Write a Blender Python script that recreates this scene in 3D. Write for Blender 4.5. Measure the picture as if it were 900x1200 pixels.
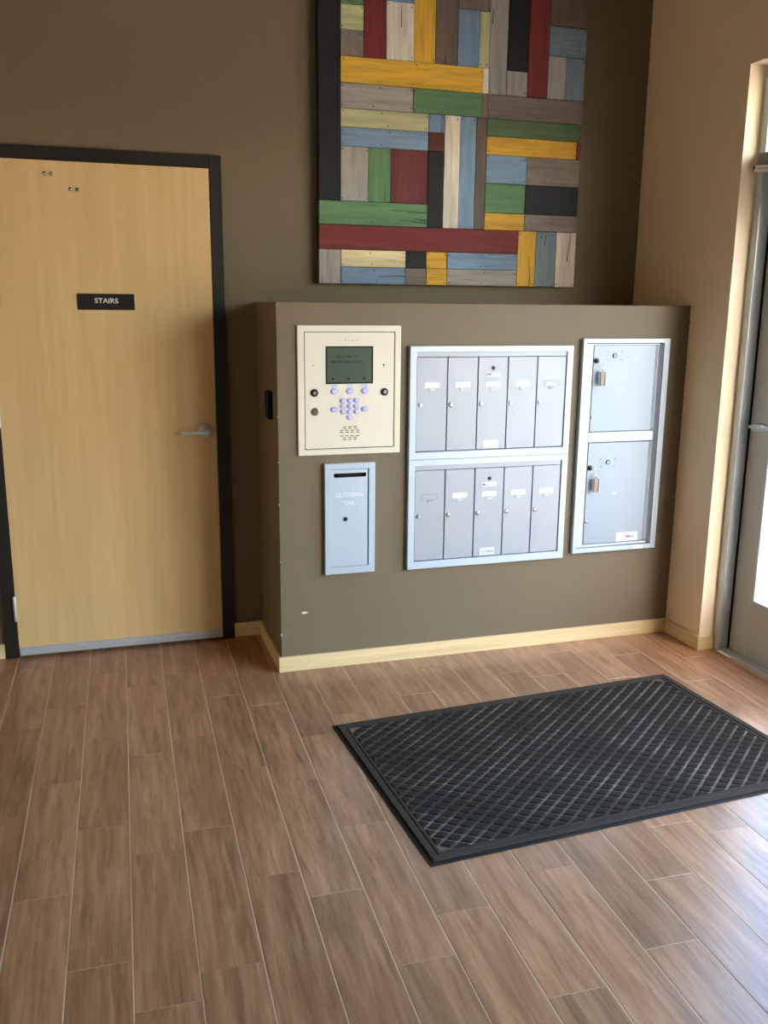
import bpy, bmesh, math, random
from mathutils import Matrix, Vector
random.seed(7)
sc = bpy.context.scene
for o in list(bpy.data.objects): bpy.data.objects.remove(o)
C = sc.collection
PI = math.pi

# ------------------------------------------------------------------ camera, sky, sun, exposure
cam = bpy.data.cameras.new('camera'); camo = bpy.data.objects.new('camera', cam); C.objects.link(camo)
F_PX, PITCH, YAW, ROLL = 1067.19, .2232, .2984, .0094
cam.sensor_fit = 'VERTICAL'; cam.sensor_height = 24.0; cam.lens = 24.0*F_PX/1200.0
cam.clip_start = .05; cam.clip_end = 400
fw = Vector((math.sin(YAW)*math.cos(PITCH), math.cos(YAW)*math.cos(PITCH), -math.sin(PITCH)))
rt = Vector((math.cos(YAW), -math.sin(YAW), 0)); up = rt.cross(fw)
r2 = math.cos(ROLL)*rt + math.sin(ROLL)*up; u2 = -math.sin(ROLL)*rt + math.cos(ROLL)*up
m = Matrix((r2, u2, -fw)).transposed().to_4x4(); m.translation = (-.6771, -3.7056, 1.5717)
camo.matrix_world = m
sc.camera = camo

w = bpy.data.worlds.new('sky'); sc.world = w; w.use_nodes = True
nt = w.node_tree; bg = nt.nodes['Background']
sky = nt.nodes.new('ShaderNodeTexSky'); sky.sky_type = 'NISHITA'; sky.sun_disc = False
sky.sun_elevation = math.radians(50); sky.sun_rotation = math.radians(198); sky.air_density = 1.0; sky.dust_density = 4.0
hs_ = nt.nodes.new('ShaderNodeHueSaturation'); hs_.inputs['Saturation'].default_value = 1.35      # hazy sky
nt.links.new(sky.outputs[0], hs_.inputs['Color']); wb = nt.nodes.new('ShaderNodeVectorMath'); wb.operation = 'MULTIPLY'; wb.inputs[1].default_value = (1.10, .985, .885)      # camera white balance
nt.links.new(hs_.outputs[0], wb.inputs[0]); nt.links.new(wb.outputs[0], bg.inputs[0]); bg.inputs[1].default_value = 1.4

sun = bpy.data.lights.new('sun', 'SUN'); suno = bpy.data.objects.new('sun', sun); C.objects.link(suno)
sun.energy = 2.0; sun.angle = math.radians(.5); sun.color = (1, .95, .88)
az, el = math.radians(198), math.radians(50)
suno.rotation_euler = Vector((math.sin(az)*math.cos(el), math.cos(az)*math.cos(el), math.sin(el))).to_track_quat('Z', 'Y').to_euler(); suno.location = (-6, -9, 12)   # high, from behind the building

def portal(loc, sx, sy, rot):                     # guides sky sampling through the glazing, gives no light itself
    l = bpy.data.lights.new('window_portal', 'AREA'); l.shape = 'RECTANGLE'; l.size = sx; l.size_y = sy
    l.cycles.is_portal = True
    o = bpy.data.objects.new('window_portal', l); C.objects.link(o); o.location = loc; o.rotation_euler = rot
portal((2.16, -2.36, 1.30), 4.0, 2.5, (PI/2, 0, PI/2))

sc.view_settings.view_transform = 'Standard'; sc.view_settings.look = 'None'
sc.view_settings.gamma = 1; sc.view_settings.use_curve_mapping = False
sc.view_settings.exposure = 1.86
sc.cycles.use_denoising = True
sc.cycles.max_bounces = 12; sc.cycles.diffuse_bounces = 6; sc.cycles.sample_clamp_indirect = 8

# ------------------------------------------------------------------ dimensions (metres)
WP, HP, D = 1.9363, 1.5817, .4938         # partition width, height, depth (back wall at y = D)
HB, TB = .0685, .013                      # baseboard
YC = -.2694                               # where the right wall returns into the entry opening
HC = 2.5505                               # opening head
XD = 2.012                                # frame face of the entry door
CEIL = 4.0; XL = -2.9; YF = -6.2

# ------------------------------------------------------------------ helpers
WM = {}
def srgb(r, g, b):
    f = lambda c: (c/255/12.92) if c/255 <= .04045 else ((c/255+.055)/1.055)**2.4
    return (f(r), f(g), f(b), 1)
def place(o, parent=None, M=None):
    M = M or Matrix()
    C.objects.link(o)
    if parent is not None:
        o.parent = parent; o.matrix_parent_inverse = WM[parent.name].inverted()
    o.matrix_basis = M; WM[o.name] = M
    return o
def T(*v): return Matrix.Translation(v)
def bm_obj(name, bm, mat, parent=None, M=None, smooth=False):
    me = bpy.data.meshes.new(name); bmesh.ops.recalc_face_normals(bm, faces=bm.faces); bm.to_mesh(me); bm.free()
    if smooth:
        for p in me.polygons: p.use_smooth = True
        try: me.set_sharp_from_angle(angle=math.radians(35))
        except Exception: pass
    if mat: me.materials.append(mat)
    return place(bpy.data.objects.new(name, me), parent, M)
def again(src, parent=None, M=None, name=None):
    o = src.copy()
    if name: o.name = name
    return place(o, parent, M)
def tag(o, label, cat=None, group=None, kind=None):
    if label: o['label'] = label
    if cat: o['category'] = cat
    if group: o['group'] = group
    if kind: o['kind'] = kind
    return o
def empty(name, loc, label=None, cat=None, group=None, kind=None, M=None):
    o = bpy.data.objects.new(name, None); o.empty_display_size = .1
    place(o, None, M or T(*loc)); return tag(o, label, cat, group, kind)
def add_box(bm, x0, x1, y0, y1, z0, z1, bev=0, seg=1):
    r = bmesh.ops.create_cube(bm, size=1)
    vs = r['verts']
    for v in vs:
        v.co = Vector((x0+(v.co.x+.5)*(x1-x0), y0+(v.co.y+.5)*(y1-y0), z0+(v.co.z+.5)*(z1-z0)))
    if bev:
        es = list({e for v in vs for e in v.link_edges})
        bmesh.ops.bevel(bm, geom=es, offset=bev, segments=seg, affect='EDGES', profile=.5)
def box(name, x0, x1, y0, y1, z0, z1, mat, parent=None, bev=0, seg=1, M=None):
    bm = bmesh.new(); add_box(bm, x0, x1, y0, y1, z0, z1, bev, seg)
    return bm_obj(name, bm, mat, parent, M)
def add_lathe(bm, prof, n=24, M=None, sx=1, sz=1):
    """prof: (radius, y) pairs; axis along y."""
    M = M or Matrix(); rings = []
    for r, y in prof:
        if r < 1e-7: rings.append([bm.verts.new(M @ Vector((0, y, 0)))])
        else: rings.append([bm.verts.new(M @ Vector((sx*r*math.cos(2*PI*k/n), y, sz*r*math.sin(2*PI*k/n)))) for k in range(n)])
    for a, b in zip(rings, rings[1:]):
        for k in range(n):
            k2 = (k+1) % n
            if len(a) == 1 and len(b) == 1: continue
            if len(a) == 1: bm.faces.new((a[0], b[k], b[k2]))
            elif len(b) == 1: bm.faces.new((a[k], a[k2], b[0]))
            else: bm.faces.new((a[k], a[k2], b[k2], b[k]))
    for ring in (rings[0], rings[-1]):
        if len(ring) > 2: bm.faces.new(ring)
def lathe(name, prof, mat, parent=None, M=None, n=24, sx=1, sz=1):
    bm = bmesh.new(); add_lathe(bm, prof, n, None, sx, sz)
    return bm_obj(name, bm, mat, parent, M, smooth=True)
def add_tube(bm, pts, r, n=10, close=False):
    pts = [Vector(p) for p in pts]; rings = []
    for i, p in enumerate(pts):
        if close: d = pts[(i+1) % len(pts)]-pts[i-1]
        else: d = pts[min(i+1, len(pts)-1)]-pts[max(i-1, 0)]
        d.normalize(); a = d.orthogonal() if abs(d.z) > .9 else d.cross(Vector((0, 0, 1))); a.normalize(); b = d.cross(a)
        rr = r[i] if isinstance(r, (list, tuple)) else r
        rings.append([bm.verts.new(p+rr*(math.cos(2*PI*k/n)*a+math.sin(2*PI*k/n)*b)) for k in range(n)])
    prs = list(zip(rings, rings[1:]+rings[:1])) if close else list(zip(rings, rings[1:]))
    for a, b in prs:
        for k in range(n): bm.faces.new((a[k], a[(k+1) % n], b[(k+1) % n], b[k]))
    if not close: bm.faces.new(rings[0]); bm.faces.new(rings[-1])
def add_frame(bm, x0, x1, z0, z1, wl, wr, wb, wt, y0, y1, bev=.001):
    """rectangular picture-frame ring in the xz plane, from y0 (front) to y1 (back), front edges chamfered."""
    def rect(a, b, c, d, y): return [bm.verts.new((a, y, c)), bm.verts.new((b, y, c)), bm.verts.new((b, y, d)), bm.verts.new((a, y, d))]
    e = bev
    loops = [rect(x0, x1, z0, z1, y1), rect(x0, x1, z0, z1, y0+e), rect(x0+e, x1-e, z0+e, z1-e, y0),
             rect(x0+wl-e, x1-wr+e, z0+wb-e, z1-wt+e, y0), rect(x0+wl, x1-wr, z0+wb, z1-wt, y0+e), rect(x0+wl, x1-wr, z0+wb, z1-wt, y1)]
    for a, b in zip(loops, loops[1:]+loops[:1]):
        for k in range(4): bm.faces.new((a[k], a[(k+1) % 4], b[(k+1) % 4], b[k]))
def frame(name, *a, mat=None, parent=None, M=None, bev=.001):
    bm = bmesh.new(); add_frame(bm, *a, bev=bev); return bm_obj(name, bm, mat, parent, M)
def text(name, body, size, x, y, z, mat, parent, width=None, align='CENTER', bold=0, space=1.0):
    """lettering in the xz plane facing -y, centred at (x, z)."""
    cu = bpy.data.curves.new('lettering', 'FONT'); cu.body = body; cu.size = size; cu.extrude = .0002; cu.align_x = align; cu.align_y = 'CENTER'
    cu.offset = bold; cu.space_character = space; cu.resolution_u = 3
    tmp = bpy.data.objects.new('lettering', cu); C.objects.link(tmp)
    dg = bpy.context.evaluated_depsgraph_get(); dg.update()
    me = bpy.data.meshes.new_from_object(tmp.evaluated_get(dg)); bpy.data.objects.remove(tmp)
    xs = [v.co.x for v in me.vertices]; ys = [v.co.y for v in me.vertices]
    cx, cy = (min(xs)+max(xs))/2, (min(ys)+max(ys))/2; k = width/(max(xs)-min(xs)) if width else 1
    for v in me.vertices: v.co = Vector(((v.co.x-cx)*k, -v.co.z, v.co.y-cy))
    me.materials.clear(); me.materials.append(mat); me.name = name
    return place(bpy.data.objects.new(name, me), parent, T(x, y, z))

# ------------------------------------------------------------------ materials
def mat(name, col, rough=.5, metal=0, spec=.5, bump=None, var=None, coat=0, aniso=None, speck=None):
    mt = bpy.data.materials.new(name); mt.use_nodes = True; n = mt.node_tree; b = n.nodes['Principled BSDF']
    b.inputs['Base Color'].default_value = col; b.inputs['Roughness'].default_value = rough; b.inputs['Metallic'].default_value = metal
    b.inputs['Specular IOR Level'].default_value = spec; b.inputs['Coat Weight'].default_value = coat
    tc = n.nodes.new('ShaderNodeTexCoord')
    if var:      # (scale xyz, amount): gentle brightness variation
        mp = n.nodes.new('ShaderNodeMapping'); mp.inputs['Scale'].default_value = var[0]; n.links.new(tc.outputs['Object'], mp.inputs[0])
        ns = n.nodes.new('ShaderNodeTexNoise'); ns.inputs['Scale'].default_value = 1; ns.inputs['Detail'].default_value = 6; n.links.new(mp.outputs[0], ns.inputs[0])
        rp = n.nodes.new('ShaderNodeMapRange'); rp.inputs['To Min'].default_value = 1-var[1]; rp.inputs['To Max'].default_value = 1+var[1]
        rp.inputs['From Min'].default_value = .25; rp.inputs['From Max'].default_value = .75; n.links.new(ns.outputs[0], rp.inputs[0])
        mx = n.nodes.new('ShaderNodeVectorMath'); mx.operation = 'SCALE'; mx.inputs[0].default_value = col[:3]
        n.links.new(rp.outputs[0], mx.inputs['Scale']); n.links.new(mx.outputs[0], b.inputs['Base Color'])
    if bump:     # (scale, strength, distance)
        nb = n.nodes.new('ShaderNodeTexNoise'); nb.inputs['Scale'].default_value = bump[0]; nb.inputs['Detail'].default_value = 3
        n.links.new(tc.outputs['Object'], nb.inputs[0])
        bp = n.nodes.new('ShaderNodeBump'); bp.inputs['Strength'].default_value = bump[1]; bp.inputs['Distance'].default_value = bump[2]
        n.links.new(nb.outputs[0], bp.inputs['Height']); n.links.new(bp.outputs[0], b.inputs['Normal'])
    return mt

def wood(name, c_dark, c_mid, c_light, scale, rough=.4, spec=.5, rand=0, bump=.1, dist=.6, slow=.14):
    """streaky grain; scale is per object axis, random offset and tint per object if rand."""
    mt = bpy.data.materials.new(name); mt.use_nodes = True; n = mt.node_tree; b = n.nodes['Principled BSDF']; L = n.links.new
    tc = n.nodes.new('ShaderNodeTexCoord'); oi = n.nodes.new('ShaderNodeObjectInfo')
    off = n.nodes.new('ShaderNodeVectorMath'); off.operation = 'SCALE'; off.inputs[0].default_value = (37.1, 53.7, 11.3); L(oi.outputs['Random'], off.inputs['Scale'])
    ad = n.nodes.new('ShaderNodeVectorMath'); ad.operation = 'ADD'; L(tc.outputs['Object'], ad.inputs[0])
    if rand: L(off.outputs[0], ad.inputs[1])
    mp = n.nodes.new('ShaderNodeMapping'); mp.inputs['Scale'].default_value = scale; L(ad.outputs[0], mp.inputs[0])
    n1 = n.nodes.new('ShaderNodeTexNoise'); n1.inputs['Scale'].default_value = 1; n1.inputs['Detail'].default_value = 8; n1.inputs['Roughness'].default_value = .62
    n1.inputs['Distortion'].default_value = dist; L(mp.outputs[0], n1.inputs[0])
    rp = n.nodes.new('ShaderNodeValToRGB'); e = rp.color_ramp.elements; e[0].position = .3; e[0].color = c_dark; e[1].position = .72; e[1].color = c_light
    k = rp.color_ramp.elements.new(.5); k.color = c_mid
    L(n1.outputs[0], rp.inputs[0]); out = rp.outputs[0]
    mp2 = n.nodes.new('ShaderNodeMapping'); mp2.inputs['Scale'].default_value = tuple(s*.22 for s in scale); L(ad.outputs[0], mp2.inputs[0])
    n2 = n.nodes.new('ShaderNodeTexNoise'); n2.inputs['Scale'].default_value = 1; n2.inputs['Detail'].default_value = 3; L(mp2.outputs[0], n2.inputs[0])
    mr = n.nodes.new('ShaderNodeMapRange'); mr.inputs['From Min'].default_value = .3; mr.inputs['From Max'].default_value = .7
    mr.inputs['To Min'].default_value = 1-slow; mr.inputs['To Max'].default_value = 1+slow; L(n2.outputs[0], mr.inputs[0])
    val = mr.outputs[0]
    if rand:
        wn = n.nodes.new('ShaderNodeMapRange'); wn.inputs['To Min'].default_value = 1-rand; wn.inputs['To Max'].default_value = 1+rand; L(oi.outputs['Random'], wn.inputs[0])
        mu = n.nodes.new('ShaderNodeMath'); mu.operation = 'MULTIPLY'; L(val, mu.inputs[0]); L(wn.outputs[0], mu.inputs[1]); val = mu.outputs[0]
    sc_ = n.nodes.new('ShaderNodeVectorMath'); sc_.operation = 'SCALE'; L(out, sc_.inputs[0]); L(val, sc_.inputs['Scale'])
    L(sc_.outputs[0], b.inputs['Base Color'])
    b.inputs['Roughness'].default_value = rough; b.inputs['Specular IOR Level'].default_value = spec
    if bump:
        bp = n.nodes.new('ShaderNodeBump'); bp.inputs['Strength'].default_value = bump; bp.inputs['Distance'].default_value = .002
        L(n1.outputs[0], bp.inputs['Height']); L(bp.outputs[0], b.inputs['Normal'])
    return mt

M_TAUPE = mat('taupe_paint', srgb(116, 101, 78), .55, spec=.35, bump=(260, .12, .002))
M_CREAM = mat('tan_cream_paint', srgb(241, 219, 184), .55, spec=.35, bump=(260, .12, .002))
M_CEIL = mat('ceiling_paint', srgb(88, 72, 54), .8)
M_BASE = wood('pale_maple_trim', srgb(212, 184, 132), srgb(224, 198, 146), srgb(231, 206, 158), (3, 3, 60), .4, bump=.03)
M_DOOR = wood('maple_veneer', srgb(214, 178, 124), srgb(220, 184, 129), srgb(226, 190, 136), (30, 30, 1.6), .42, bump=.01, dist=.2, slow=.035)
M_BLACKF = mat('black_bronze_frame_paint', srgb(38, 34, 31), .38, bump=(300, .05, .001))
M_TILE = wood('wood_look_porcelain', srgb(128, 89, 58), srgb(160, 115, 79), srgb(182, 139, 102), (50, 4.2, 10), .28, .82, rand=.11, bump=.015, dist=.5, slow=.18)
M_GROUT = mat('grout', srgb(212, 182, 146), .85, bump=(500, .3, .001))
M_STEEL = mat('satin_chrome', (.78, .77, .75, 1), .28, .75)
M_SWEEP = mat('mill_aluminium', (.62, .64, .66, 1), .38, .45)
M_ALU = mat('silver_powder_coat', srgb(186, 198, 208), .42, .3, spec=.5, bump=(900, .05, .0006))
M_ALUD = mat('silver_satin_door', srgb(162, 167, 174), .45, .3, spec=.5, bump=(900, .06, .0006))
M_PARC = mat('glossy_silver_door', srgb(150, 162, 173), .40, .25, spec=.4)
M_BEIGE = mat('beige_powder_coat', srgb(226, 216, 196), .45, spec=.4, bump=(800, .06, .0006))
M_BLACK = mat('black_plastic', srgb(12, 12, 12), .6, spec=.2)
M_VOID = mat('dark_gap', srgb(16, 16, 17), .95, spec=.05)
M_LCD = mat('green_lcd', srgb(62, 78, 58), .3, spec=.5, var=((14, 14, 14), .12))
M_LCDT = mat('lcd_ink', srgb(24, 34, 24), .5, spec=.2)
M_BTN = mat('lavender_button', srgb(196, 194, 236), .35)
M_BTNK = mat('button_violet_surround', srgb(92, 92, 200), .4)
M_PAPER = mat('white_paper_tag', srgb(252, 250, 238), .6)
M_PAPERB = mat('blank_tag', srgb(206, 212, 222), .5)
M_INK = mat('dark_print', srgb(60, 60, 66), .6)
M_WHITE = mat('white_engraving', srgb(226, 232, 240), .5)
M_LOCK = mat('nickel_lock', (.40, .40, .39, 1), .22, 1)
M_LOCKD = mat('dark_lock_core', srgb(44, 42, 38), .35, .6)
M_KEYTAG = mat('brass_brown_key_tag', srgb(158, 138, 122), .45)
M_KEY = mat('key_metal', (.66, .62, .52, 1), .28, 1)
M_RUBBER = mat('black_rubber', srgb(38, 33, 28), .7, spec=.25, bump=(700, .3, .001))
M_ENTRY = mat('grey_metal_door_paint', srgb(188, 189, 184), .38, spec=.5)
M_JAMB = mat('clear_anodised_frame', srgb(196, 204, 208), .3, .35)
M_OPER = mat('dark_operator_cover', srgb(120, 114, 108), .45)
M_CONC = mat('concrete_pavement', srgb(160, 156, 148), .9, var=((1.5, 1.5, 1.5), .08))
M_CHIP = mat('bare_plaster_chip', srgb(226, 220, 208), .8)

def glass_mat():
    mt = bpy.data.materials.new('clear_glass'); mt.use_nodes = True; n = mt.node_tree; n.nodes.remove(n.nodes['Principled BSDF'])
    o = n.nodes['Material Output']; t = n.nodes.new('ShaderNodeBsdfTransparent'); t.inputs[0].default_value = (.94, .97, .96, 1)
    g = n.nodes.new('ShaderNodeBsdfGlossy'); g.inputs['Roughness'].default_value = .02
    f = n.nodes.new('ShaderNodeFresnel'); ge = n.nodes.new('ShaderNodeNewGeometry'); mr = n.nodes.new('ShaderNodeMapRange')
    mr.inputs['To Min'].default_value = 1.5; mr.inputs['To Max'].default_value = 1/1.5      # thin pane: same reflection from either face
    n.links.new(ge.outputs['Backfacing'], mr.inputs[0]); n.links.new(mr.outputs[0], f.inputs[0]); mx = n.nodes.new('ShaderNodeMixShader')
    n.links.new(f.outputs[0], mx.inputs[0]); n.links.new(t.outputs[0], mx.inputs[1]); n.links.new(g.outputs[0], mx.inputs[2]); n.links.new(mx.outputs[0], o.inputs[0])
    return mt
M_GLASS = glass_mat()

def dusty_rubber(name, base, dust, amt):
    mt = mat(name, base, .9, spec=.15, bump=(900, .5, .0015)); n = mt.node_tree; b = n.nodes['Principled BSDF']
    tc = n.nodes.new('ShaderNodeTexCoord'); ns = n.nodes.new('ShaderNodeTexNoise'); ns.inputs['Scale'].default_value = 5; ns.inputs['Detail'].default_value = 7
    n.links.new(tc.outputs['Object'], ns.inputs[0]); r = n.nodes.new('ShaderNodeValToRGB')
    r.color_ramp.elements[0].position = .42; r.color_ramp.elements[0].color = base; r.color_ramp.elements[1].position = .42+amt; r.color_ramp.elements[1].color = dust
    n.links.new(ns.outputs[0], r.inputs[0]); n.links.new(r.outputs[0], b.inputs['Base Color']); return mt
M_MATB = dusty_rubber('mat_channel_dusty', srgb(78, 68, 57), srgb(152, 138, 120), .36)
M_MATR = mat('mat_border_fibre', srgb(64, 56, 47), .9, spec=.1, bump=(1400, .5, .002))
M_MATN = mat('mat_fibre_charcoal', srgb(48, 41, 34), .95, spec=.1, bump=(1400, .6, .002))

# ------------------------------------------------------------------ floor of wood-look tiles
floor = box('floor', XL, 2.02, YF, D, -.06, -.0011, M_GROUT)
tag(floor, 'brown wood-look plank tiles laid in staggered rows', 'floor', kind='structure')
A = -.0186                                  # rows lie a touch off square: x = u - A*v
U0, UW, TL, GAP = -.9641, .15444, .6235, .0036
base_v = {-2: -.039, -1: -.309, 0: -.133, 1: -.445, 2: .002, 3: .092, 4: -.193, 5: -.318, 6: -.634, 7: -.479, 8: -.206, 9: -.372, 10: -.12, 11: -.495, 12: -.26, 13: -.332, 14: -.09, 15: -.44, 16: -.2, 17: -.55, 18: -.31}
ca, sa = math.cos(.0186), math.sin(.0186)
def uv2xy(u, v): return (u+.0186*v, v-.0186*u)
cells = []
for c in range(-24, 20):
    bv = base_v.get(c, random.uniform(-.6, 0))
    for r in range(-3, 16):
        v1 = bv-(r)*TL; v0 = v1-TL
        cells.append((U0+c*UW, U0+(c+1)*UW, v0, v1))
def make_tile(bm, w_, l_, z=0):
    e = .0006
    lo = [bm.verts.new((sx*(w_/2), sy*(l_/2), -.009)) for sx, sy in ((-1, -1), (1, -1), (1, 1), (-1, 1))]
    mi = [bm.verts.new((sx*(w_/2), sy*(l_/2), -e)) for sx, sy in ((-1, -1), (1, -1), (1, 1), (-1, 1))]
    tp = [bm.verts.new((sx*(w_/2-e), sy*(l_/2-e), 0)) for sx, sy in ((-1, -1), (1, -1), (1, 1), (-1, 1))]
    for a, b in ((lo, mi), (mi, tp)):
        for k in range(4): bm.faces.new((a[k], a[(k+1) % 4], b[(k+1) % 4], b[k]))
    bm.faces.new(tp); return
bmt = bmesh.new(); make_tile(bmt, UW-GAP, TL-.0014); tile_me = bpy.data.meshes.new('tile'); bmesh.ops.recalc_face_normals(bmt, faces=bmt.faces); bmt.to_mesh(tile_me); bmt.free(); tile_me.materials.append(M_TILE)
view = []
cp = Vector((-.6771, -3.7056, 1.5717))
def in_view(x, y):
    d = Vector((x, y, 0))-cp; z = d.dot(fw)
    if z < .2: return False
    px = 450+F_PX*d.dot(r2)/z; py = 600-F_PX*d.dot(u2)/z
    return -60 < px < 960 and py < 1290
rest = bmesh.new()
for (ua, ub, va, vb) in cells:
    # trim to the room
    cu, cv = (ua+ub)/2, (va+vb)/2; x, y = uv2xy(cu, cv)
    if x < XL+.12 or y < YF+.35 or va > D or x > 2.09: continue
    full = vb < D-.03 and ub < 1.99
    la, lb = va, min(vb, D+.0186*cu-.004)
    xa, xb = ua, min(ub, 2.006-.0186*cv)
    if lb-la < .03 or xb-xa < .02: continue
    cu, cv = (xa+xb)/2, (la+lb)/2; x, y = uv2xy(cu, cv)
    hidden = (x > .12 and y > .35) or y > D
    M = T(x, y, random.uniform(-.0004, 0)) @ Matrix.Rotation(-.0186, 4, 'Z') @ Matrix.Rotation(random.uniform(-.0012, .0012), 4, 'X')
    vis = (not hidden) and any(in_view(*uv2xy(a, b)) for a in (xa, cu, xb) for b in (la, (la+cv)/2, cv, (lb+cv)/2, lb))
    if vis:
        if full: o = bpy.data.objects.new('tile', tile_me)
        else:
            b2 = bmesh.new(); make_tile(b2, xb-xa-GAP, lb-la-.0014); me = bpy.data.meshes.new('tile'); bmesh.ops.recalc_face_normals(b2, faces=b2.faces); b2.to_mesh(me); b2.free(); me.materials.append(M_TILE)
            o = bpy.data.objects.new('tile', me)
        place(o, floor, M); view.append(o)
    elif not hidden:
        k = len(rest.verts); make_tile(rest, xb-xa-GAP, lb-la-.0014); rest.verts.ensure_lookup_table()
        for vtx in rest.verts[k:]: vtx.co = M @ vtx.co
o = bm_obj('tile_field', rest, M_TILE, floor); o['kind'] = 'stuff'
print('tiles in view', len(view))

# ------------------------------------------------------------------ walls, ceiling
tag(box('wall_back', XL, 2.35, D, D+.2, -.06, CEIL, M_TAUPE), 'dark taupe painted back wall behind the door and the colourful plank panel', 'wall', kind='structure')
part_ = box('wall_partition', 0, WP, 0, D, 0, HP, M_TAUPE, bev=.003, seg=2)
tag(part_, 'half-height taupe partition holding the mailboxes', 'wall', kind='structure')
wr = box('wall_right', WP, 2.35, YC, D, -.06, CEIL, M_CREAM)
tag(wr, 'tan painted right wall returning cream into the entry opening', 'wall', kind='structure')
box('header', WP, 2.35, -4.4, YC, HC, CEIL, M_CREAM, wr)
box('end_wall', WP, 2.35, YF, -4.4, -.06, CEIL, M_CREAM, wr)
tag(box('wall_left', XL-.2, XL, YF, D+.2, -.06, CEIL, M_CREAM), 'tan wall on the left side of the lobby', 'wall', kind='structure')
tag(box('wall_front', XL-.2, 2.35, YF-.2, YF, -.06, CEIL, M_TAUPE), 'taupe wall at the front of the lobby', 'wall', kind='structure')
tag(box('ceiling', XL-.2, 2.35, YF-.2, D+.2, CEIL, CEIL+.2, M_CEIL), 'plain painted lobby ceiling', 'ceiling', kind='structure')
# chips of missing paint on the partition edge and face
for i, (x, z, s) in enumerate([(.0008, .93, .004), (.0008, .75, .005), (.0008, .50, .004), (.0008, .17, .006), (.105, .262, .011), (.0008, 1.12, .003)]):
    bm = bmesh.new(); add_lathe(bm, [(s, 0), (s*.7, -.0008), (0, -.001)], 7, None, 1.3 if x > .05 else .5, .5 if x > .05 else 1)
    bm_obj('paint_chip', bm, M_CHIP, part_, T(x, -.0001, z))

def baseboard(name, x0, x1, y0, y1, label):
    o = box(name, x0, x1, y0, y1, 0, HB, M_BASE, bev=.002, seg=2); return tag(o, label, 'baseboard', kind='structure')
baseboard('baseboard_partition', -TB, WP-TB, -TB, 0, 'pale maple baseboard along the foot of the mailbox partition')
baseboard('baseboard_side', -TB, 0, 0, D-TB, 'shaded maple baseboard on the partition side next to the stairs door')
baseboard('baseboard_back', -.138, 0, D-TB, D, 'short maple baseboard between the door frame and the partition')
baseboard('baseboard_left', XL, -1.166, D-TB, D, 'maple baseboard left of the stairs door frame')
bbr = baseboard('baseboard_right', WP-TB, WP, YC-TB, 0, 'maple baseboard at the foot of the tan right wall')
box('return_board', WP, XD-.001, YC-TB, YC, 0, HB, M_BASE, bbr, .002, 2)

# ------------------------------------------------------------------ stairs door
XR, XLD, HF, FP = -.1405, -1.1114, 2.1921, D-.02
d1 = empty('door_1', (-.65, D, 0), 'maple veneer stairs door in a black metal frame with lever handle', 'door', kind='structure')
FW = .051
bm = bmesh.new(); add_box(bm, XR-FW, XR, FP, D, 0, HF, .0015); bm_obj('frame_post', bm, M_BLACKF, d1)
bm = bmesh.new(); add_box(bm, XLD-FW, XLD, FP, D, 0, HF, .0015); bm_obj('frame_post', bm, M_BLACKF, d1)
bm = bmesh.new(); add_box(bm, XLD, XR-FW, FP, D, HF-FW, HF, .0015); bm_obj('frame_head', bm, M_BLACKF, d1)
slab = box('door_slab', XLD+.003, XR-FW-.003, FP+.003, D-.0005, .012, HF-FW-.003, M_DOOR, d1, .0012)
bm = bmesh.new()
add_box(bm, XLD+.006, XR-FW-.004, FP-.004, FP+.003, .013, .050, .0015)
add_box(bm, XLD+.006, XR-FW-.004, FP-.012, FP-.004, .013, .030, .003)
sw = bm_obj('door_sweep', bm, M_SWEEP, d1)
for i in range(5):
    x = XLD+.09+i*.185
    lathe('screw', [(.004, 0), (.003, -.0018), (0, -.0022)], M_STEEL, sw, T(x, FP-.004, .042), 10)
for z in (.235, 1.105, 1.93):
    hg = lathe('hinge', [(0, -.057), (.007, -.057), (.0075, -.055), (.0075, .055), (.007, .057), (0, .057)], M_STEEL, d1, T(XLD+.001, FP-.006, z) @ Matrix.Rotation(PI/2, 4, 'X'), 12)
hnd = lathe('lever_handle', [(.034, 0), (.034, -.006), (.030, -.011), (.021, -.013), (.016, -.016), (.0135, -.052), (0, -.053)], M_STEEL, d1, T(-.246, FP+.003, 1.006), 28)
bm = bmesh.new()
lv = [(.012, -.050), (.0, -.051), (-.03, -.052), (-.06, -.053), (-.09, -.052), (-.108, -.047), (-.114, -.036), (-.115, -.022)]
hs = [.010, .0105, .0095, .0088, .0085, .008, .008, .0075]
prev = None
for (lx, ly), h in zip(lv, hs):
    ring = [bm.verts.new((lx+dx, ly+dy, dz)) for dx, dy, dz in ((0, -.006, -h*.7), (0, -.006, h*.7), (0, -.003, h), (0, .004, h), (0, .004, -h), (0, -.003, -h))]
    if prev:
        for k in range(6): bm.faces.new((prev[k], prev[(k+1) % 6], ring[(k+1) % 6], ring[k]))
    else: bm.faces.new(ring)
    prev = ring
bm.faces.new(prev)
bm_obj('lever', bm, M_STEEL, hnd, T(-.246, FP+.003, 1.005), smooth=True)
lathe('keyhole', [(.006, 0), (.006, -.002), (.004, -.002), (.0035, -.0005), (0, -.0005)], M_LOCKD, hnd, T(-.246, FP-.052, 1.006), 12)
for x, z in ((-.861, 2.086), (-.836, 2.085), (-.764, 2.029), (-.736, 2.028)):
    lathe('bolt_head', [(.0085, 0), (.0085, -.002), (.0075, -.0055), (.005, -.008), (0, -.009)], M_LOCK, d1, T(x, FP+.003, z), 16)

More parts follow.
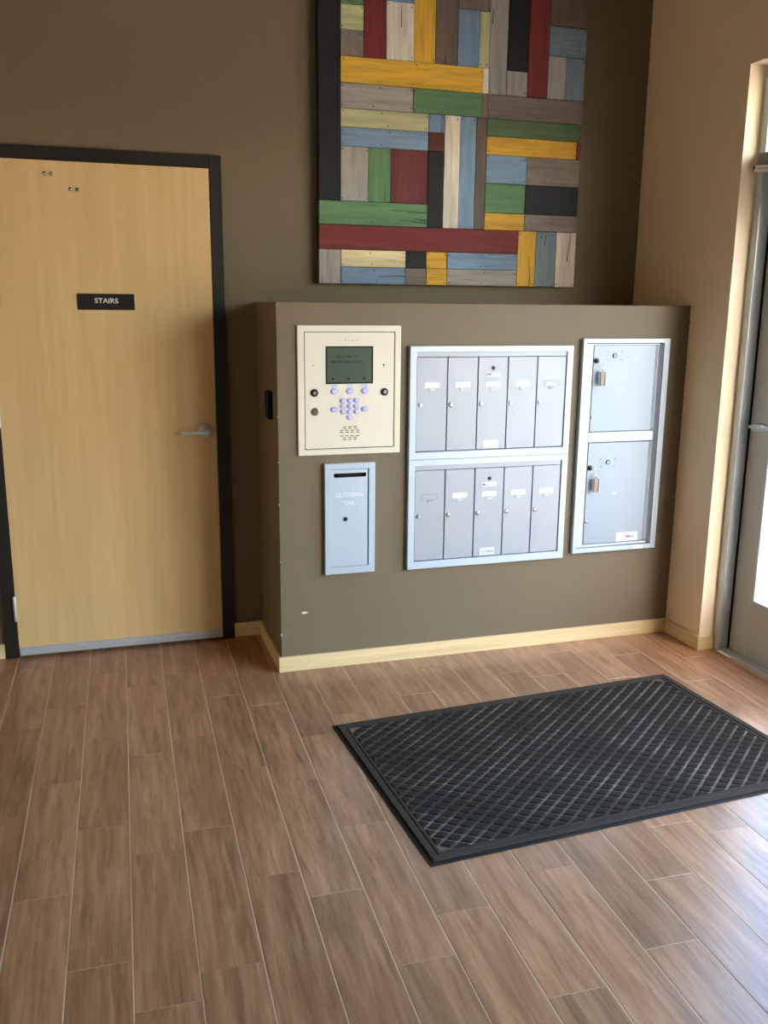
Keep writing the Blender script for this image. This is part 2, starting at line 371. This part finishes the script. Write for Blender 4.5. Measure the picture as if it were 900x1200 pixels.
sg = box('door_sign', -.765, -.529, FP-.0005, FP+.003, 1.541, 1.609, mat('black_engraved_plastic', srgb(34, 31, 30), .35), None, .0008)
tag(sg, 'small black sign plate reading STAIRS on the maple door', 'sign')
text('lettering', 'STAIRS', .029, -.6445, FP-.0006, 1.580, mat('sign_white', srgb(235, 230, 220), .5), sg, width=.097, bold=.0004)

# card reader on the partition's side
cr_ = box('card_reader', -.020, 0, .105, .185, 1.095, 1.215, M_BLACK, None, .006, 3)
tag(cr_, 'small black card reader on the shaded partition side', 'card reader')
box('reader_face', -.0215, -.0195, .113, .177, 1.105, 1.205, mat('reader_gloss', srgb(10, 10, 11), .2), cr_, .0008)

# ------------------------------------------------------------------ painted plank art panel
PAL = dict(K=(srgb(30, 28, 28), 'black'), G=(srgb(92, 128, 88), 'green'), d=(srgb(82, 108, 74), 'green'), P=(srgb(176, 178, 128), 'pale'), T=(srgb(124, 112, 102), 'taupe'), R=(srgb(122, 46, 44), 'red'),
           M=(srgb(106, 48, 50), 'maroon'), B=(srgb(122, 148, 172), 'blue'), b=(srgb(118, 136, 146), 'blue'), W=(srgb(226, 214, 194), 'white'), w=(srgb(206, 190, 178), 'white'), Y=(srgb(216, 168, 56), 'yellow'),
           D=(srgb(106, 92, 80), 'brown'), O=(srgb(190, 188, 142), 'olive'), g=(srgb(158, 152, 144), 'grey'), C=(srgb(222, 208, 160), 'cream'))
PM = {}
def plank_mat(key, vert):
    k = (key, vert)
    if k not in PM:
        c = PAL[key][0]; dk = tuple(v*.72 for v in c[:3])+(1,); lt = tuple(min(1, v*1.16+.004) for v in c[:3])+(1,)
        PM[k] = wood('painted_plank_'+PAL[key][1]+('_upright' if vert else '_level'), dk, c, lt, (60, 20, 5) if vert else (5, 20, 60), .62, .3, rand=.08, bump=.12)
    return PM[k]
ART = [('K',.282,.383,2.026,3.17),('G',.383,.486,2.83,3.17),('P',.383,.486,2.729,2.83),('T',.383,.486,2.625,2.729),('R',.486,.59,2.625,3.17),('B',.59,.719,2.86,3.17),('W',.59,.719,2.625,2.86),('Y',.719,.819,2.625,3.17),('D',.819,.924,2.625,3.17),('T',.924,1.079,2.86,3.17),('B',.924,1.027,2.625,2.86),('O',1.027,1.079,2.625,2.86),('g',1.079,1.169,2.518,3.17),('K',1.169,1.273,2.625,3.17),('R',1.273,1.375,2.518,3.17),('D',1.375,1.566,2.83,3.17),('b',1.375,1.566,2.703,2.83),('g',1.375,1.469,2.518,2.703),('b',1.469,1.566,2.518,2.703),('g',1.169,1.273,2.518,2.625),('W',1.05,1.079,2.518,2.625),('Y',.383,1.05,2.518,2.625),('g',.383,.719,2.415,2.518),('G',.719,1.05,2.415,2.518),('T',1.05,1.079,2.415,2.518),('T',1.079,1.566,2.415,2.518),('d',1.079,1.566,2.338,2.415),('O',.383,.794,2.338,2.415),('B',.794,.87,2.338,2.415),('B',.383,.794,2.258,2.338),('M',.794,.87,2.258,2.338),('W',.87,.947,1.924,2.415),('B',.947,1.027,1.924,2.415),('D',1.027,1.079,1.924,2.415),('g',.383,.511,2.026,2.258),('G',.511,.616,2.026,2.258),('M',.616,.794,2.026,2.258),('K',.794,.87,1.924,2.258),('G',.282,.794,1.924,2.026),('R',.282,1.257,1.817,1.924),('g',.282,.383,1.666,1.817),('C',.383,.692,1.741,1.817),('B',.383,.692,1.666,1.741),('K',.692,.794,1.741,1.817),('Y',.794,.897,1.741,1.817),('T',.692,.794,1.666,1.741),('Y',.794,.897,1.666,1.741),('B',.897,1.257,1.741,1.817),('g',.897,1.257,1.666,1.741),('Y',1.257,1.352,1.666,1.924),('b',1.352,1.459,1.666,1.924),('w',1.459,1.566,1.666,1.924),('Y',1.079,1.544,2.258,2.338),('R',1.544,1.566,2.258,2.338),('B',1.079,1.286,2.132,2.258),('T',1.286,1.566,2.132,2.258),('G',1.079,1.286,2.001,2.132),('K',1.286,1.566,2.001,2.132),('Y',1.079,1.286,1.924,2.001),('T',1.286,1.566,1.924,2.001)]
art = empty('plank_art_panel', (.92, D-.02, 1.666), 'large wall panel of nailed painted planks in red, yellow, green, blue, grey and black', 'wall art')
box('backing', .285, 1.563, D-.03, D, 1.669, 3.167, mat('art_backing', srgb(28, 24, 22), .8), art)
YA = D-.05
nail = lathe('nail', [(.0032, 0), (.0032, -.0006), (0, -.0009)], mat('nail_rust', srgb(58, 48, 42), .6), None, T(0, 0, 0), 8); nail_me = nail.data; bpy.data.objects.remove(nail)
crk = mat('crack_dark', srgb(30, 26, 24), .9)
cracks = {31: [], 38: [(.62, .79, 1.992, 1.990), (.66, .79, 1.950, 1.945), (.73, .79, 1.958, 1.954)], 35: [(.590, .588, 2.10, 2.03)], 6: [(.655, .660, 2.85, 2.76)], 49: [(1.318, 1.326, 1.805, 1.67)],
          51: [(1.535, 1.522, 1.92, 1.79)], 50: [(1.402, 1.401, 1.92, 1.86), (1.382, 1.380, 1.92, 1.89)], 39: [(1.10, 1.255, 1.858, 1.846)], 42: [(.56, .69, 1.703, 1.702)], 8: [(.868, .867, 2.67, 2.628), (.835, .834, 2.655, 2.64)], 12: [(1.09, 1.091, 2.88, 2.81)]}
for i, (k, x0, x1, z0, z1) in enumerate(ART):
    vert = (z1-z0) > (x1-x0)
    e = .0010; yf = YA+random.uniform(-.0025, .0025)
    cx, cz = (x0+x1)/2, (z0+z1)/2
    pl = box('plank', x0+e-cx, x1-e-cx, 0, D-.03-yf, z0+e-cz, z1-e-cz, plank_mat(k, vert), art, .0014, 1, T(cx, yf, cz))
    # nails near the ends, in two rows, where the photograph shows the paint broken by nail heads
    if k not in 'K':
        hw, hh = (x1-x0)/2-.011, (z1-z0)/2-.013
        if min(hw, hh) > .012:
            for sx in (-1, 1):
                for sz in (-1, 1):
                    if random.random() < .8:
                        o = bpy.data.objects.new('nail', nail_me); place(o, pl, T(cx+sx*hw+random.uniform(-.003, .003), yf+.0001, min(cz+sz*hh, 3.1)+random.uniform(-.003, .003)))
            if hw > .12:
                for sz in (-1, 1): o = bpy.data.objects.new('nail', nail_me); place(o, pl, T(cx+random.uniform(-.02, .02), yf+.0001, cz+sz*hh))
    for (ax, bx_, az, bz) in cracks.get(i, []):
        bm = bmesh.new(); n = 6; prev = None; dx, dz = bx_-ax, bz-az; ln = math.hypot(dx, dz); nx, nz = -dz/ln, dx/ln
        for q in range(n+1):
            t_ = q/n; wv = .0016*math.sin(t_*5+i)+random.uniform(-.0008, .0008); th = .0009+.0013*t_
            px, pz = ax+dx*t_+nx*wv, az+dz*t_+nz*wv
            ring = [bm.verts.new((px+nx*th, yf-.0002, pz+nz*th)), bm.verts.new((px-nx*th, yf-.0002, pz-nz*th)), bm.verts.new((px-nx*th, yf+.001, pz-nz*th)), bm.verts.new((px+nx*th, yf+.001, pz+nz*th))]
            if prev:
                for k4 in range(4): bm.faces.new((prev[k4], prev[(k4+1) % 4], ring[(k4+1) % 4], ring[k4]))
            else: bm.faces.new(ring)
            prev = ring
        bm.faces.new(prev); bm_obj('crack', bm, crk, pl)

# ------------------------------------------------------------------ intercom panel
ic = empty('intercom_panel', (.305, 0, .955), 'beige flush intercom panel with green screen and lavender keypad', 'intercom')
frame('frame', .084, .528, .954, 1.490, .028, .027, .025, .026, -.010, 0, mat=M_BEIGE, parent=ic, bev=.002)
box('gap', .111, .502, -.0035, 0, .978, 1.466, M_VOID, ic)
face = box('face_plate', .1150, .4980, -.0085, -.0036, .9820, 1.4617, M_BEIGE, ic, .001)
scr = box('screen', .2025, .4065, -.0098, -.0086, 1.2510, 1.4055, M_BLACK, ic, .0006)
box('display', .208, .399, -.0103, -.0099, 1.257, 1.400, M_LCD, scr)
text('lettering', 'WELCOME TO', .0125, .292, -.0105, 1.3625, M_LCDT, scr, width=.092, bold=.0003, space=1.15)
text('lettering', 'GRACE PARK LOFTS', .0125, .290, -.0105, 1.342, M_LCDT, scr, width=.134, bold=.0003, space=1.1)
for x in (.232, .300, .368): lathe('screen_mark', [(.005, 0), (.005, -.0002), (0, -.0003)], M_LCDT, scr, T(x, -.0103, 1.273), 10)
for x in (.238, .304, .370): box('button_tab', x-.013, x+.013, -.0089, -.0086, 1.231, 1.2495, mat('lavender_print', srgb(196, 194, 216), .6) if x < .24 else bpy.data.materials['lavender_print'], ic)
small = [(.276, 1.181), (.305, 1.181), (.333, 1.182), (.276, 1.158), (.305, 1.158), (.333, 1.158), (.276, 1.135), (.305, 1.135), (.334, 1.135), (.304, 1.111)]
big = [(.238, 1.220), (.304, 1.220), (.370, 1.220), (.238, 1.145), (.370, 1.145)]
b0 = b1 = None
for bx_, bz in big+small:
    s = 1 if (bx_, bz) in big else .76
    ss = [(.0165, 0), (.0165, -.0006), (0, -.0007)]
    if b0 is None:
        b0 = lathe('button', [(.0145, 0), (.0145, -.003), (.012, -.0048), (0, -.0052)], M_BTN, ic, T(bx_, -.0086, bz), 20, 1, .68)
        b1 = lathe('button_ring', ss, M_BTNK, b0, T(bx_, -.0086, bz), 20, 1, .68)
    else:
        Ms = T(bx_, -.0086, bz) @ Matrix.Diagonal((s, 1, s*1.22 if s < 1 else 1, 1))
        c0 = again(b0, ic, Ms); again(b1, c0, Ms)
for x, z in ((.154, 1.216), (.457, 1.215)):
    lk = lathe('lock', [(.0165, 0), (.0165, -.003), (.0135, -.0045), (.011, -.0045), (.0105, -.003), (0, -.003)], M_LOCKD, ic, T(x, -.0086, z), 20)
    lathe('lock_core', [(.008, 0), (.0075, -.003), (.003, -.0032), (.0028, -.001), (0, -.001)], M_LOCK, lk, T(x, -.0115, z), 14)
lathe('camera_lens', [(.0165, 0), (.0165, -.0022), (.0135, -.003), (.0130, -.0015), (0, -.0015)], mat('lens_grey', srgb(120, 112, 98), .25, .5), ic, T(.156, -.0086, 1.138), 20)
for x, z, s in ((.150, 1.328, .0025), (.453, 1.328, .004)): lathe('sensor_hole', [(s, 0), (s, -.0003), (0, -.0003)], M_LOCKD, ic, T(x, -.0086, z), 10)
rows = [(1.072, (.283, .306, .329)), (1.064, (.283, .306, .329)), (1.056, (.270, .293, .316, .340)), (1.048, (.270, .293, .316, .340)), (1.033, (.270, .293, .316, .340)), (1.025, (.283, .306, .329)), (1.017, (.283, .306, .329))]
s0 = None
for z, xs in rows:
    for x in xs:
        if s0 is None: s0 = box('speaker_slot', -.0075, .0075, -.0002, 0, -.0016, .0016, M_LOCKD, ic, M=T(x, -.0086, z))
        else: again(s0, ic, T(x, -.0086, z))
for q in range(4): box('maker_mark', .284+q*.0155, .290+q*.0155, -.0088, -.0086, 1.4285, 1.4325, mat('faint_engraving', srgb(172, 162, 140), .5) if q == 0 else bpy.data.materials['faint_engraving'], ic)

# ------------------------------------------------------------------ outgoing mail drop
dr = empty('outgoing_mail_drop', (.305, 0, .431), 'narrow silver drop box reading OUTGOING MAIL under the intercom', 'mail slot')
frame('frame', .194, .416, .431, .918, .028, .028, .032, .026, -.020, 0, mat=M_ALU, parent=dr)
box('gap', .222, .388, -.008, 0, .463, .892, M_VOID, dr)
bm = bmesh.new()     # door with a real rounded letter slot: built from quads around the slot
x0, x1, z0, z1, sx0, sx1, sz0, sz1 = .2225, .3835, .4645, .8905, .234, .376, .8565, .8745
yf, yb = -.0165, -.008
for a, b_, c, d in ((x0, x1, z0, sz0), (x0, x1, sz1, z1), (x0, sx0, sz0, sz1), (sx1, x1, sz0, sz1)): add_box(bm, a, b_, yf, yb, c, d)
bmesh.ops.remove_doubles(bm, verts=bm.verts, dist=1e-5)
dd = bm_obj('door', bm, M_ALU, dr)
bm = bmesh.new(); add_box(bm, sx0+.005, sx1-.005, -.0167, -.0162, sz0, sz1)
for sx in (sx0+.009, sx1-.009): add_lathe(bm, [(.009, -.0162), (.009, -.0167)], 16, T(sx, 0, (sz0+sz1)/2))
bm_obj('letter_slot', bm, M_BLACK, dd)
text('lettering', 'OUTGOING', .024, .302, -.0166, .780, M_WHITE, dd, width=.122, bold=.0003)
text('lettering', 'MAIL', .024, .299, -.0166, .746, M_WHITE, dd, width=.058, bold=.0003)
lathe('lock', [(.009, 0), (.009, -.003), (.006, -.004), (0, -.004)], M_LOCKD, dd, T(.285, -.0166, .675), 16)

# ------------------------------------------------------------------ mailbox banks
PIT, XM0 = .1412, .5965
def bank(name, label, zo0, zo1, zd0, zd1, blank, label2):
    b = empty(name, (.95, 0, zo0), label, 'mailbox unit', 'mailbox banks in the partition')
    frame('frame', .566, 1.333, zo0, zo1, .030, .030, zd0-zo0-.003, zo1-zd1-.022, -.022, 0, mat=M_ALU, parent=b, bev=.0015)
    box('top_rail', .597, 1.302, -.016, 0, zd1+.002, zd1+.022, M_ALUD, b, .0008)
    box('gap', .596, 1.303, -.007, 0, zd0-.003, zd1+.002, M_VOID, b)
    first = None
    for i in range(5):
        cx = XM0+(i+.5)*PIT; cz = (zd0+zd1)/2; h = (zd1-zd0)/2
        if first is None:
            bm = bmesh.new(); add_box(bm, -PIT/2+.0022, PIT/2-.0022, -.0165, -.007, -h, h, .0012); first = bm_obj('mailbox_door', bm, M_ALUD, b, T(cx, 0, cz)); dobj = first
        else: dobj = again(first, b, T(cx, 0, cz))
        # cam lock near the left edge
        lk = lathe('lock', [(.010, 0), (.010, -.003), (.0085, -.0045), (.006, -.0048), (.0022, -.0048), (.002, -.002), (0, -.002)], M_LOCK, dobj, T(cx-.052, -.0165, cz-.001+(0 if zd0 > .9 else 0)), 16)
        # name holder pressed in the door
        zs = zd1-.118
        if i == blank:
            bm = bmesh.new(); add_frame(bm, cx-.036, cx+.036, zs-.013, zs+.013, .002, .002, .002, .002, -.0182, -.0165, .0005); bm_obj('name_holder', bm, M_ALUD, dobj)
        else:
            nh = box('name_card', cx-.0335, cx+.0355, -.0176, -.0165, zs-.011, zs+.012, M_PAPER, dobj, .0004)
        box('finger_tab', cx-.013, cx+.014, -.0205, -.0165, zs-.025, zs-.0145, M_ALU if i != blank else M_ALUD, dobj, .0015)
        if i == 2:
            lathe('master_lock', [(.0085, 0), (.0085, -.0025), (.006, -.003), (.0055, -.001), (0, -.001)], M_LOCKD, dobj, T(cx+.0, -.0165, zd1-.047), 16)
            tg = box('number_tag', cx-.036, cx+.036, -.0172, -.0165, zd1-.086, zd1-.064, M_PAPERB, dobj)
            if label2: text('lettering', label2, .014, cx-.020, -.0174, zd1-.074, M_INK, dobj, width=.024, bold=.0004)
            st = box('mail_sticker', cx-.036, cx+.036, -.0172, -.0165, zd0+.003, zd0+.038, M_PAPER if zd0 > .9 else M_PAPERB, dobj)
            text('lettering', 'U.S. MAIL', .014, cx+.002, -.0174, zd0+.021, mat('faded_print', srgb(196, 202, 210), .6) if zd0 > .9 else mat('grey_print', srgb(120, 128, 140), .6), dobj, width=.056, bold=.0002)
    return b
bank('mailbox_bank', 'upper bank of five tall silver mailboxes, blank name slot at its right end', .9195, 1.4055, .955, 1.3575, 4, 'LW')
bank('mailbox_bank', 'lower bank of five tall silver mailboxes, blank name slot at its left end', .4265, .9185, .464, .869, 0, 'L')

# ------------------------------------------------------------------ parcel lockers
pk = empty('parcel_locker', (1.605, 0, .442), 'silver parcel locker with two square doors and hanging keys', 'parcel locker')
frame('frame', 1.381, 1.827, .442, 1.435, .020, .031, .023, .020, -.022, 0, mat=M_ALU, parent=pk, bev=.0015)
box('gap', 1.4015, 1.7955, -.004, 0, .4655, 1.4145, M_VOID, pk)
frame('inner_frame', 1.404, 1.776, .468, 1.412, .030, .003, .012, .006, -.0165, -.004, mat=M_ALU, parent=pk, bev=.001)
box('middle_rail', 1.4345, 1.7725, -.0165, -.004, .966, 1.012, M_ALU, pk, .001)
for a, b_ in ((1.7795, 1.783), (1.7885, 1.792)): box('hinge_strip', a, b_, -.0185, -.004, .472, 1.408, M_ALUD, pk, .0008)
for zd0, zd1, kz in ((1.015, 1.405, 1.337), (.483, .963, .848)):
    dz0 = zd0
    dobj = box('locker_door', 1.4365, 1.7555, -.0185, -.0045, zd0, zd1, M_PARC, pk, .0015)
    h = (zd1-zd0)/2
    for a, b_ in ((1.7585, 1.762), (1.7655, 1.7695)): box('hinge_leaf', a, b_, -.017, -.004, zd0+.002, zd1-.002, M_ALU, dobj, .0006)
    lathe('key_lock', [(.012, 0), (.012, -.004), (.009, -.006), (0, -.006)], M_LOCKD, dobj, T(1.450, -.0185, kz), 16)
    lk = lathe('center_lock', [(.0105, 0), (.0105, -.003), (.008, -.004), (.0075, -.0015), (0, -.0015)], M_LOCKD, dobj, T(1.542, -.0185, zd1-.046 if zd0 > .9 else .871), 16)
    lathe('lock_core', [(.0065, 0), (.006, -.003), (0, -.003)], M_PAPER, lk, T(1.542, -.0200, zd1-.046 if zd0 > .9 else .871), 12)
    zc = zd1-.046 if zd0 > .9 else .869
    for dx in (-.036, .035):
        for dz in (-.018, .017): lathe('rivet', [(.0035, 0), (.0032, -.001), (0, -.0014)], mat('rivet_grey', srgb(120, 122, 126), .35, .6) if 'rivet_grey' not in bpy.data.materials else bpy.data.materials['rivet_grey'], dobj, T(1.542+dx, -.0185, zc+dz), 10)
    lathe('cam_stud', [(.007, 0), (.007, -.002), (.005, -.003), (0, -.003)], M_LOCK, dobj, T(1.447, -.0185, 1.082 if zd0 > .9 else .592), 14)
    box('mark', 1.578, 1.596, -.0187, -.0185, (1.203 if zd0 > .9 else .716), (1.214 if zd0 > .9 else .726), mat('pale_mark', srgb(228, 234, 240), .5) if 'pale_mark' not in bpy.data.materials else bpy.data.materials['pale_mark'], dobj)
    if zd0 < .9:
        box('mail_sticker', 1.612, 1.727, -.0190, -.0185, .487, .528, M_PAPER, dobj)
        text('lettering', 'U.S MAIL', .017, 1.672, -.0192, .508, M_INK, dobj, width=.078, bold=.0003)
    # key hanging in the lock
    ky = empty('hanging_key', (1.450, -.0245, kz), ('brass key with brown tag hanging in the upper parcel door lock' if zd0 > .9 else 'brass key with brown tag hanging in the lower parcel door lock'), 'key', 'keys hanging in the parcel locker')
    bm = bmesh.new(); add_lathe(bm, [(.0095, -.0015), (.0095, .0015)], 16, T(1.458, -.040, kz-.002) @ Matrix.Rotation(PI/2, 4, 'X'), 1, .8); add_box(bm, 1.449, 1.4515, -.040, -.0246, kz-.004, kz+.002)
    bm_obj('key', bm, M_KEY, ky)
    bm = bmesh.new(); pts = [(1.470+.0105*math.cos(a), -.041+.003*math.cos(a), kz-.017+.0165*math.sin(a)) for a in [2*PI*q/20 for q in range(20)]]; add_tube(bm, pts, .0011, 6, True)
    bm_obj('ring', bm, M_KEY, ky, smooth=True)
    bm = bmesh.new(); add_box(bm, 1.462, 1.486, -.0425, -.0405, kz-.112, kz-.048, .004, 2); add_lathe(bm, [(.0018, -.0018), (.0018, .0018)], 8, T(1.474, -.0415, kz-.041) @ Matrix.Rotation(PI/2, 4, 'X')); add_box(bm, 1.4725, 1.4755, -.0423, -.0407, kz-.049, kz-.034)
    bm_obj('tag', bm, M_KEYTAG, ky)
bm = bmesh.new(); add_box(bm, 1.705, 1.757, -.0226, -.0221, .4445, .4625); st = bm_obj('strip_label', bm, M_PAPER, pk)
text('lettering', 'U.S. MAIL', .008, 1.731, -.0228, .4535, bpy.data.materials['grey_print'], pk, width=.040)

# ------------------------------------------------------------------ entry mat
MA = .0612; MW, MH = 1.5232, .9508
Mm = T(.0857, -.5787, .0002) @ Matrix.Rotation(MA, 4, 'Z')
def mp(x0, x1, y0, y1, z0, z1, bev, bm): add_box(bm, x0, x1, -y1, -y0, z0, z1, bev, 2)
em = empty('entrance_mat', (0, 0, 0), 'charcoal rubber entrance mat with raised diamond pattern on the tile floor', 'mat', M=Mm)
def mobj(name, bm, mt): return bm_obj(name, bm, mt, em, Mm.copy())
bm = bmesh.new(); mp(0, MW, 0, MH, 0, .003, .001, bm); mobj('rubber_backing', bm, M_RUBBER)
bm = bmesh.new(); mp(.016, MW-.016, .016, MH-.016, .003, .0058, 0, bm); mobj('channel_bed', bm, M_MATB)
def ring(off, wd, z0, z1, bev):
    bm = bmesh.new(); a, b_, c, d = off, MW-off, off, MH-off
    mp(a, b_, c, c+wd, z0, z1, bev, bm); mp(a, b_, d-wd, d, z0, z1, bev, bm); mp(a, a+wd, c+wd, d-wd, z0, z1, bev, bm); mp(b_-wd, b_, c+wd, d-wd, z0, z1, bev, bm); return bm
mobj('border_rib', ring(.013, .022, .003, .0098, .003), M_MATR)
mobj('inner_rib', ring(.040, .012, .003, .0092, .002), M_MATR)
PX, PY = .0668, .0498; f0x, f0y = .056, .056; FWX, FWY = MW-2*f0x, MH-2*f0y
nx, ny = round(FWX/PX), round(FWY/PY); PX, PY = FWX/nx, FWY/ny
def nub(bm, cx, cy, clip):
    s = .83; rx, ry = PX/2*s, PY/2*s
    poly = [(-rx, 0), (-rx*.5, -ry*.52), (0, -ry), (rx*.5, -ry*.52), (rx, 0), (rx*.5, ry*.52), (0, ry), (-rx*.5, ry*.52)]
    def cl(x, y, k):
        x, y = x*k+cx, y*k+cy
        if clip: x = min(max(x, f0x), MW-f0x); y = min(max(y, f0y), MH-f0y)
        return x-cx, -(y-cy)
    lo = [bm.verts.new((*cl(x, y, 1), .0050)) for x, y in poly]; hi = [bm.verts.new((*cl(x, y, .80), .0102)) for x, y in poly]
    for k in range(8): bm.faces.new((lo[k], lo[(k+1) % 8], hi[(k+1) % 8], hi[k]))
    bm.faces.new(hi)
pos = []
for i in range(2*nx+1):
    for j in range(2*ny+1):
        if (i+j) % 2: continue
        cx, cy = f0x+i*PX/2, f0y+j*PY/2; edge = i in (0, 2*nx) or j in (0, 2*ny)
        if (i in (0, 2*nx)) and (j in (0, 2*ny)): continue
        P = Mm @ Vector((cx, -cy, 0)); d = P-cp; z = d.dot(fw); px = 450+F_PX*d.dot(r2)/z
        pos.append((z if (px < 915 and not edge) else z+50, cx, cy, edge))
pos.sort()
bmn = bmesh.new(); nub(bmn, 0, 0, False); nme = bpy.data.meshes.new('diamond_nub'); bmesh.ops.recalc_face_normals(bmn, faces=bmn.faces); bmn.to_mesh(nme); bmn.free(); nme.materials.append(M_MATN)
rest = bmesh.new()
for q, (z, cx, cy, edge) in enumerate(pos):
    if q < 300 and not edge: place(bpy.data.objects.new('diamond_nub', nme), em, Mm @ T(cx, -cy, 0))
    else:
        k = len(rest.verts); nub(rest, cx, cy, edge); rest.verts.ensure_lookup_table()
        for v in rest.verts[k:]: v.co.x += cx; v.co.y -= cy
o = mobj('diamond_field', rest, M_MATN); o['kind'] = 'stuff'

# ------------------------------------------------------------------ entry door and glazing on the right
Y0 = YC                                       # jamb starts here
d2 = empty('door_2', (2.07, -.75, 0), 'grey metal glass entry door in its frame at the right edge', 'door', kind='structure')
YE = -1.27                                    # far jamb of the door
box('jamb', XD, 2.135, Y0-.042, Y0, 0, HC, M_JAMB, d2, .006, 3)
box('jamb', XD, 2.135, YE-.045, YE, 0, HC, M_JAMB, d2, .006, 3)
box('transom_bar', XD, 2.135, YE, Y0-.042, 2.145, 2.205, M_ENTRY, d2, .003, 2)
box('head', XD, 2.135, YE, Y0-.042, HC-.05, HC, M_ENTRY, d2, .003, 2)
box('transom_glass', 2.052, 2.058, YE, Y0-.042, 2.205, HC-.05, M_GLASS, d2)
ya, yb = Y0-.046, YE+.004
xa, xb = 2.072, 2.116
leaf = box('stile', xa, xb, ya-.128, ya, .012, 2.140, M_ENTRY, d2, .0015)
box('stile', xa, xb, yb, yb+.128, .012, 2.140, M_ENTRY, d2, .0015)
box('bottom_rail', xa, xb, yb+.128, ya-.128, .012, .275, M_ENTRY, d2, .0015)
box('top_rail', xa, xb, yb+.128, ya-.128, 2.02, 2.140, M_ENTRY, d2, .0015)
bm = bmesh.new()
for a, b_, c, d in ((yb+.128, yb+.142, .275, 2.02), (ya-.142, ya-.128, .275, 2.02), (yb+.142, ya-.142, .275, .289), (yb+.142, ya-.142, 2.006, 2.02)): add_box(bm, xa-.006, xb-.012, a, b_, c, d, .002)
bm_obj('glazing_bead', bm, M_ALU, d2)
box('door_glass', 2.090, 2.096, yb+.142, ya-.142, .289, 2.006, M_GLASS, d2)
box('header_cover', 2.000, XD, YE+.02, -.288, 2.148, 2.206, M_OPER, d2, .002)
th = box('threshold', 2.022, 2.16, YE, Y0-.042, 0, .011, M_SWEEP, d2, .004, 2)
box('door_gap_shade', 2.064, 2.076, Y0-.0465, Y0-.0421, .012, 2.143, M_BLACK, d2)  # added black strip, stands in for the shaded gap between jamb and door
pb = box('push_bar', 2.034, 2.050, yb+.05, ya-.030, 1.056, 1.072, M_ALU, d2, .006, 2)
for y in (ya-.075, yb+.075): box('bar_mount', 2.040, xa, y-.03, y+.03, 1.048, 1.080, M_ALU, pb, .004)
dc = box('closer_body', 2.018, xa, -.72, -.45, 2.065, 2.128, M_SWEEP, d2, .006, 2)
bm = bmesh.new(); add_tube(bm, [(1.990, -.292, 2.140), (1.989, -.40, 2.126), (1.992, -.58, 2.104)], .0085, 10); bm_obj('closer_arm', bm, M_STEEL, dc, smooth=True)
bm = bmesh.new(); add_tube(bm, [(1.986, -.60, 2.120), (1.986, -.296, 2.152)], .005, 8); bm_obj('closer_link', bm, M_STEEL, dc, smooth=True)
bm = bmesh.new(); add_lathe(bm, [(.006, -.010), (.007, -.009), (.007, .009), (.006, .010)], 14, T(1.988, -.288, 2.147) @ Matrix.Rotation(PI/2, 4, 'X')); bm_obj('arm_joint', bm, M_LOCKD, dc, smooth=True)
for i in range(2):                            # further storefront bays, outside the frame of the photograph
    a = -1.315-i*1.5425; b_ = a-1.5425
    wn = empty(f'window_{i+1}', (2.07, (a+b_)/2, 0), ['storefront glazing bay next to the glass entry door', 'storefront glazing bay furthest from the mailboxes'][i], 'window', kind='structure')
    box('jamb', XD, 2.135, b_, b_+.045, .0, HC, M_ENTRY, wn, .003)
    box('sill', XD, 2.135, b_+.045, a, .0, .10, M_ENTRY, wn, .003)
    box('head', XD, 2.135, b_+.045, a, HC-.05, HC, M_ENTRY, wn, .003)
    box('transom_bar', XD, 2.135, b_+.045, a, 2.145, 2.205, M_ENTRY, wn, .003)
    box('pane', 2.062, 2.068, b_+.045, a, .10, 2.145, M_GLASS, wn); box('pane', 2.062, 2.068, b_+.045, a, 2.205, HC-.05, M_GLASS, wn)

# ------------------------------------------------------------------ pavement outside
tag(box('pavement', 2.16, 40, -40, 30, -.3, -.02, M_CONC), 'pale concrete pavement outside the glass entry door', 'pavement', kind='structure')
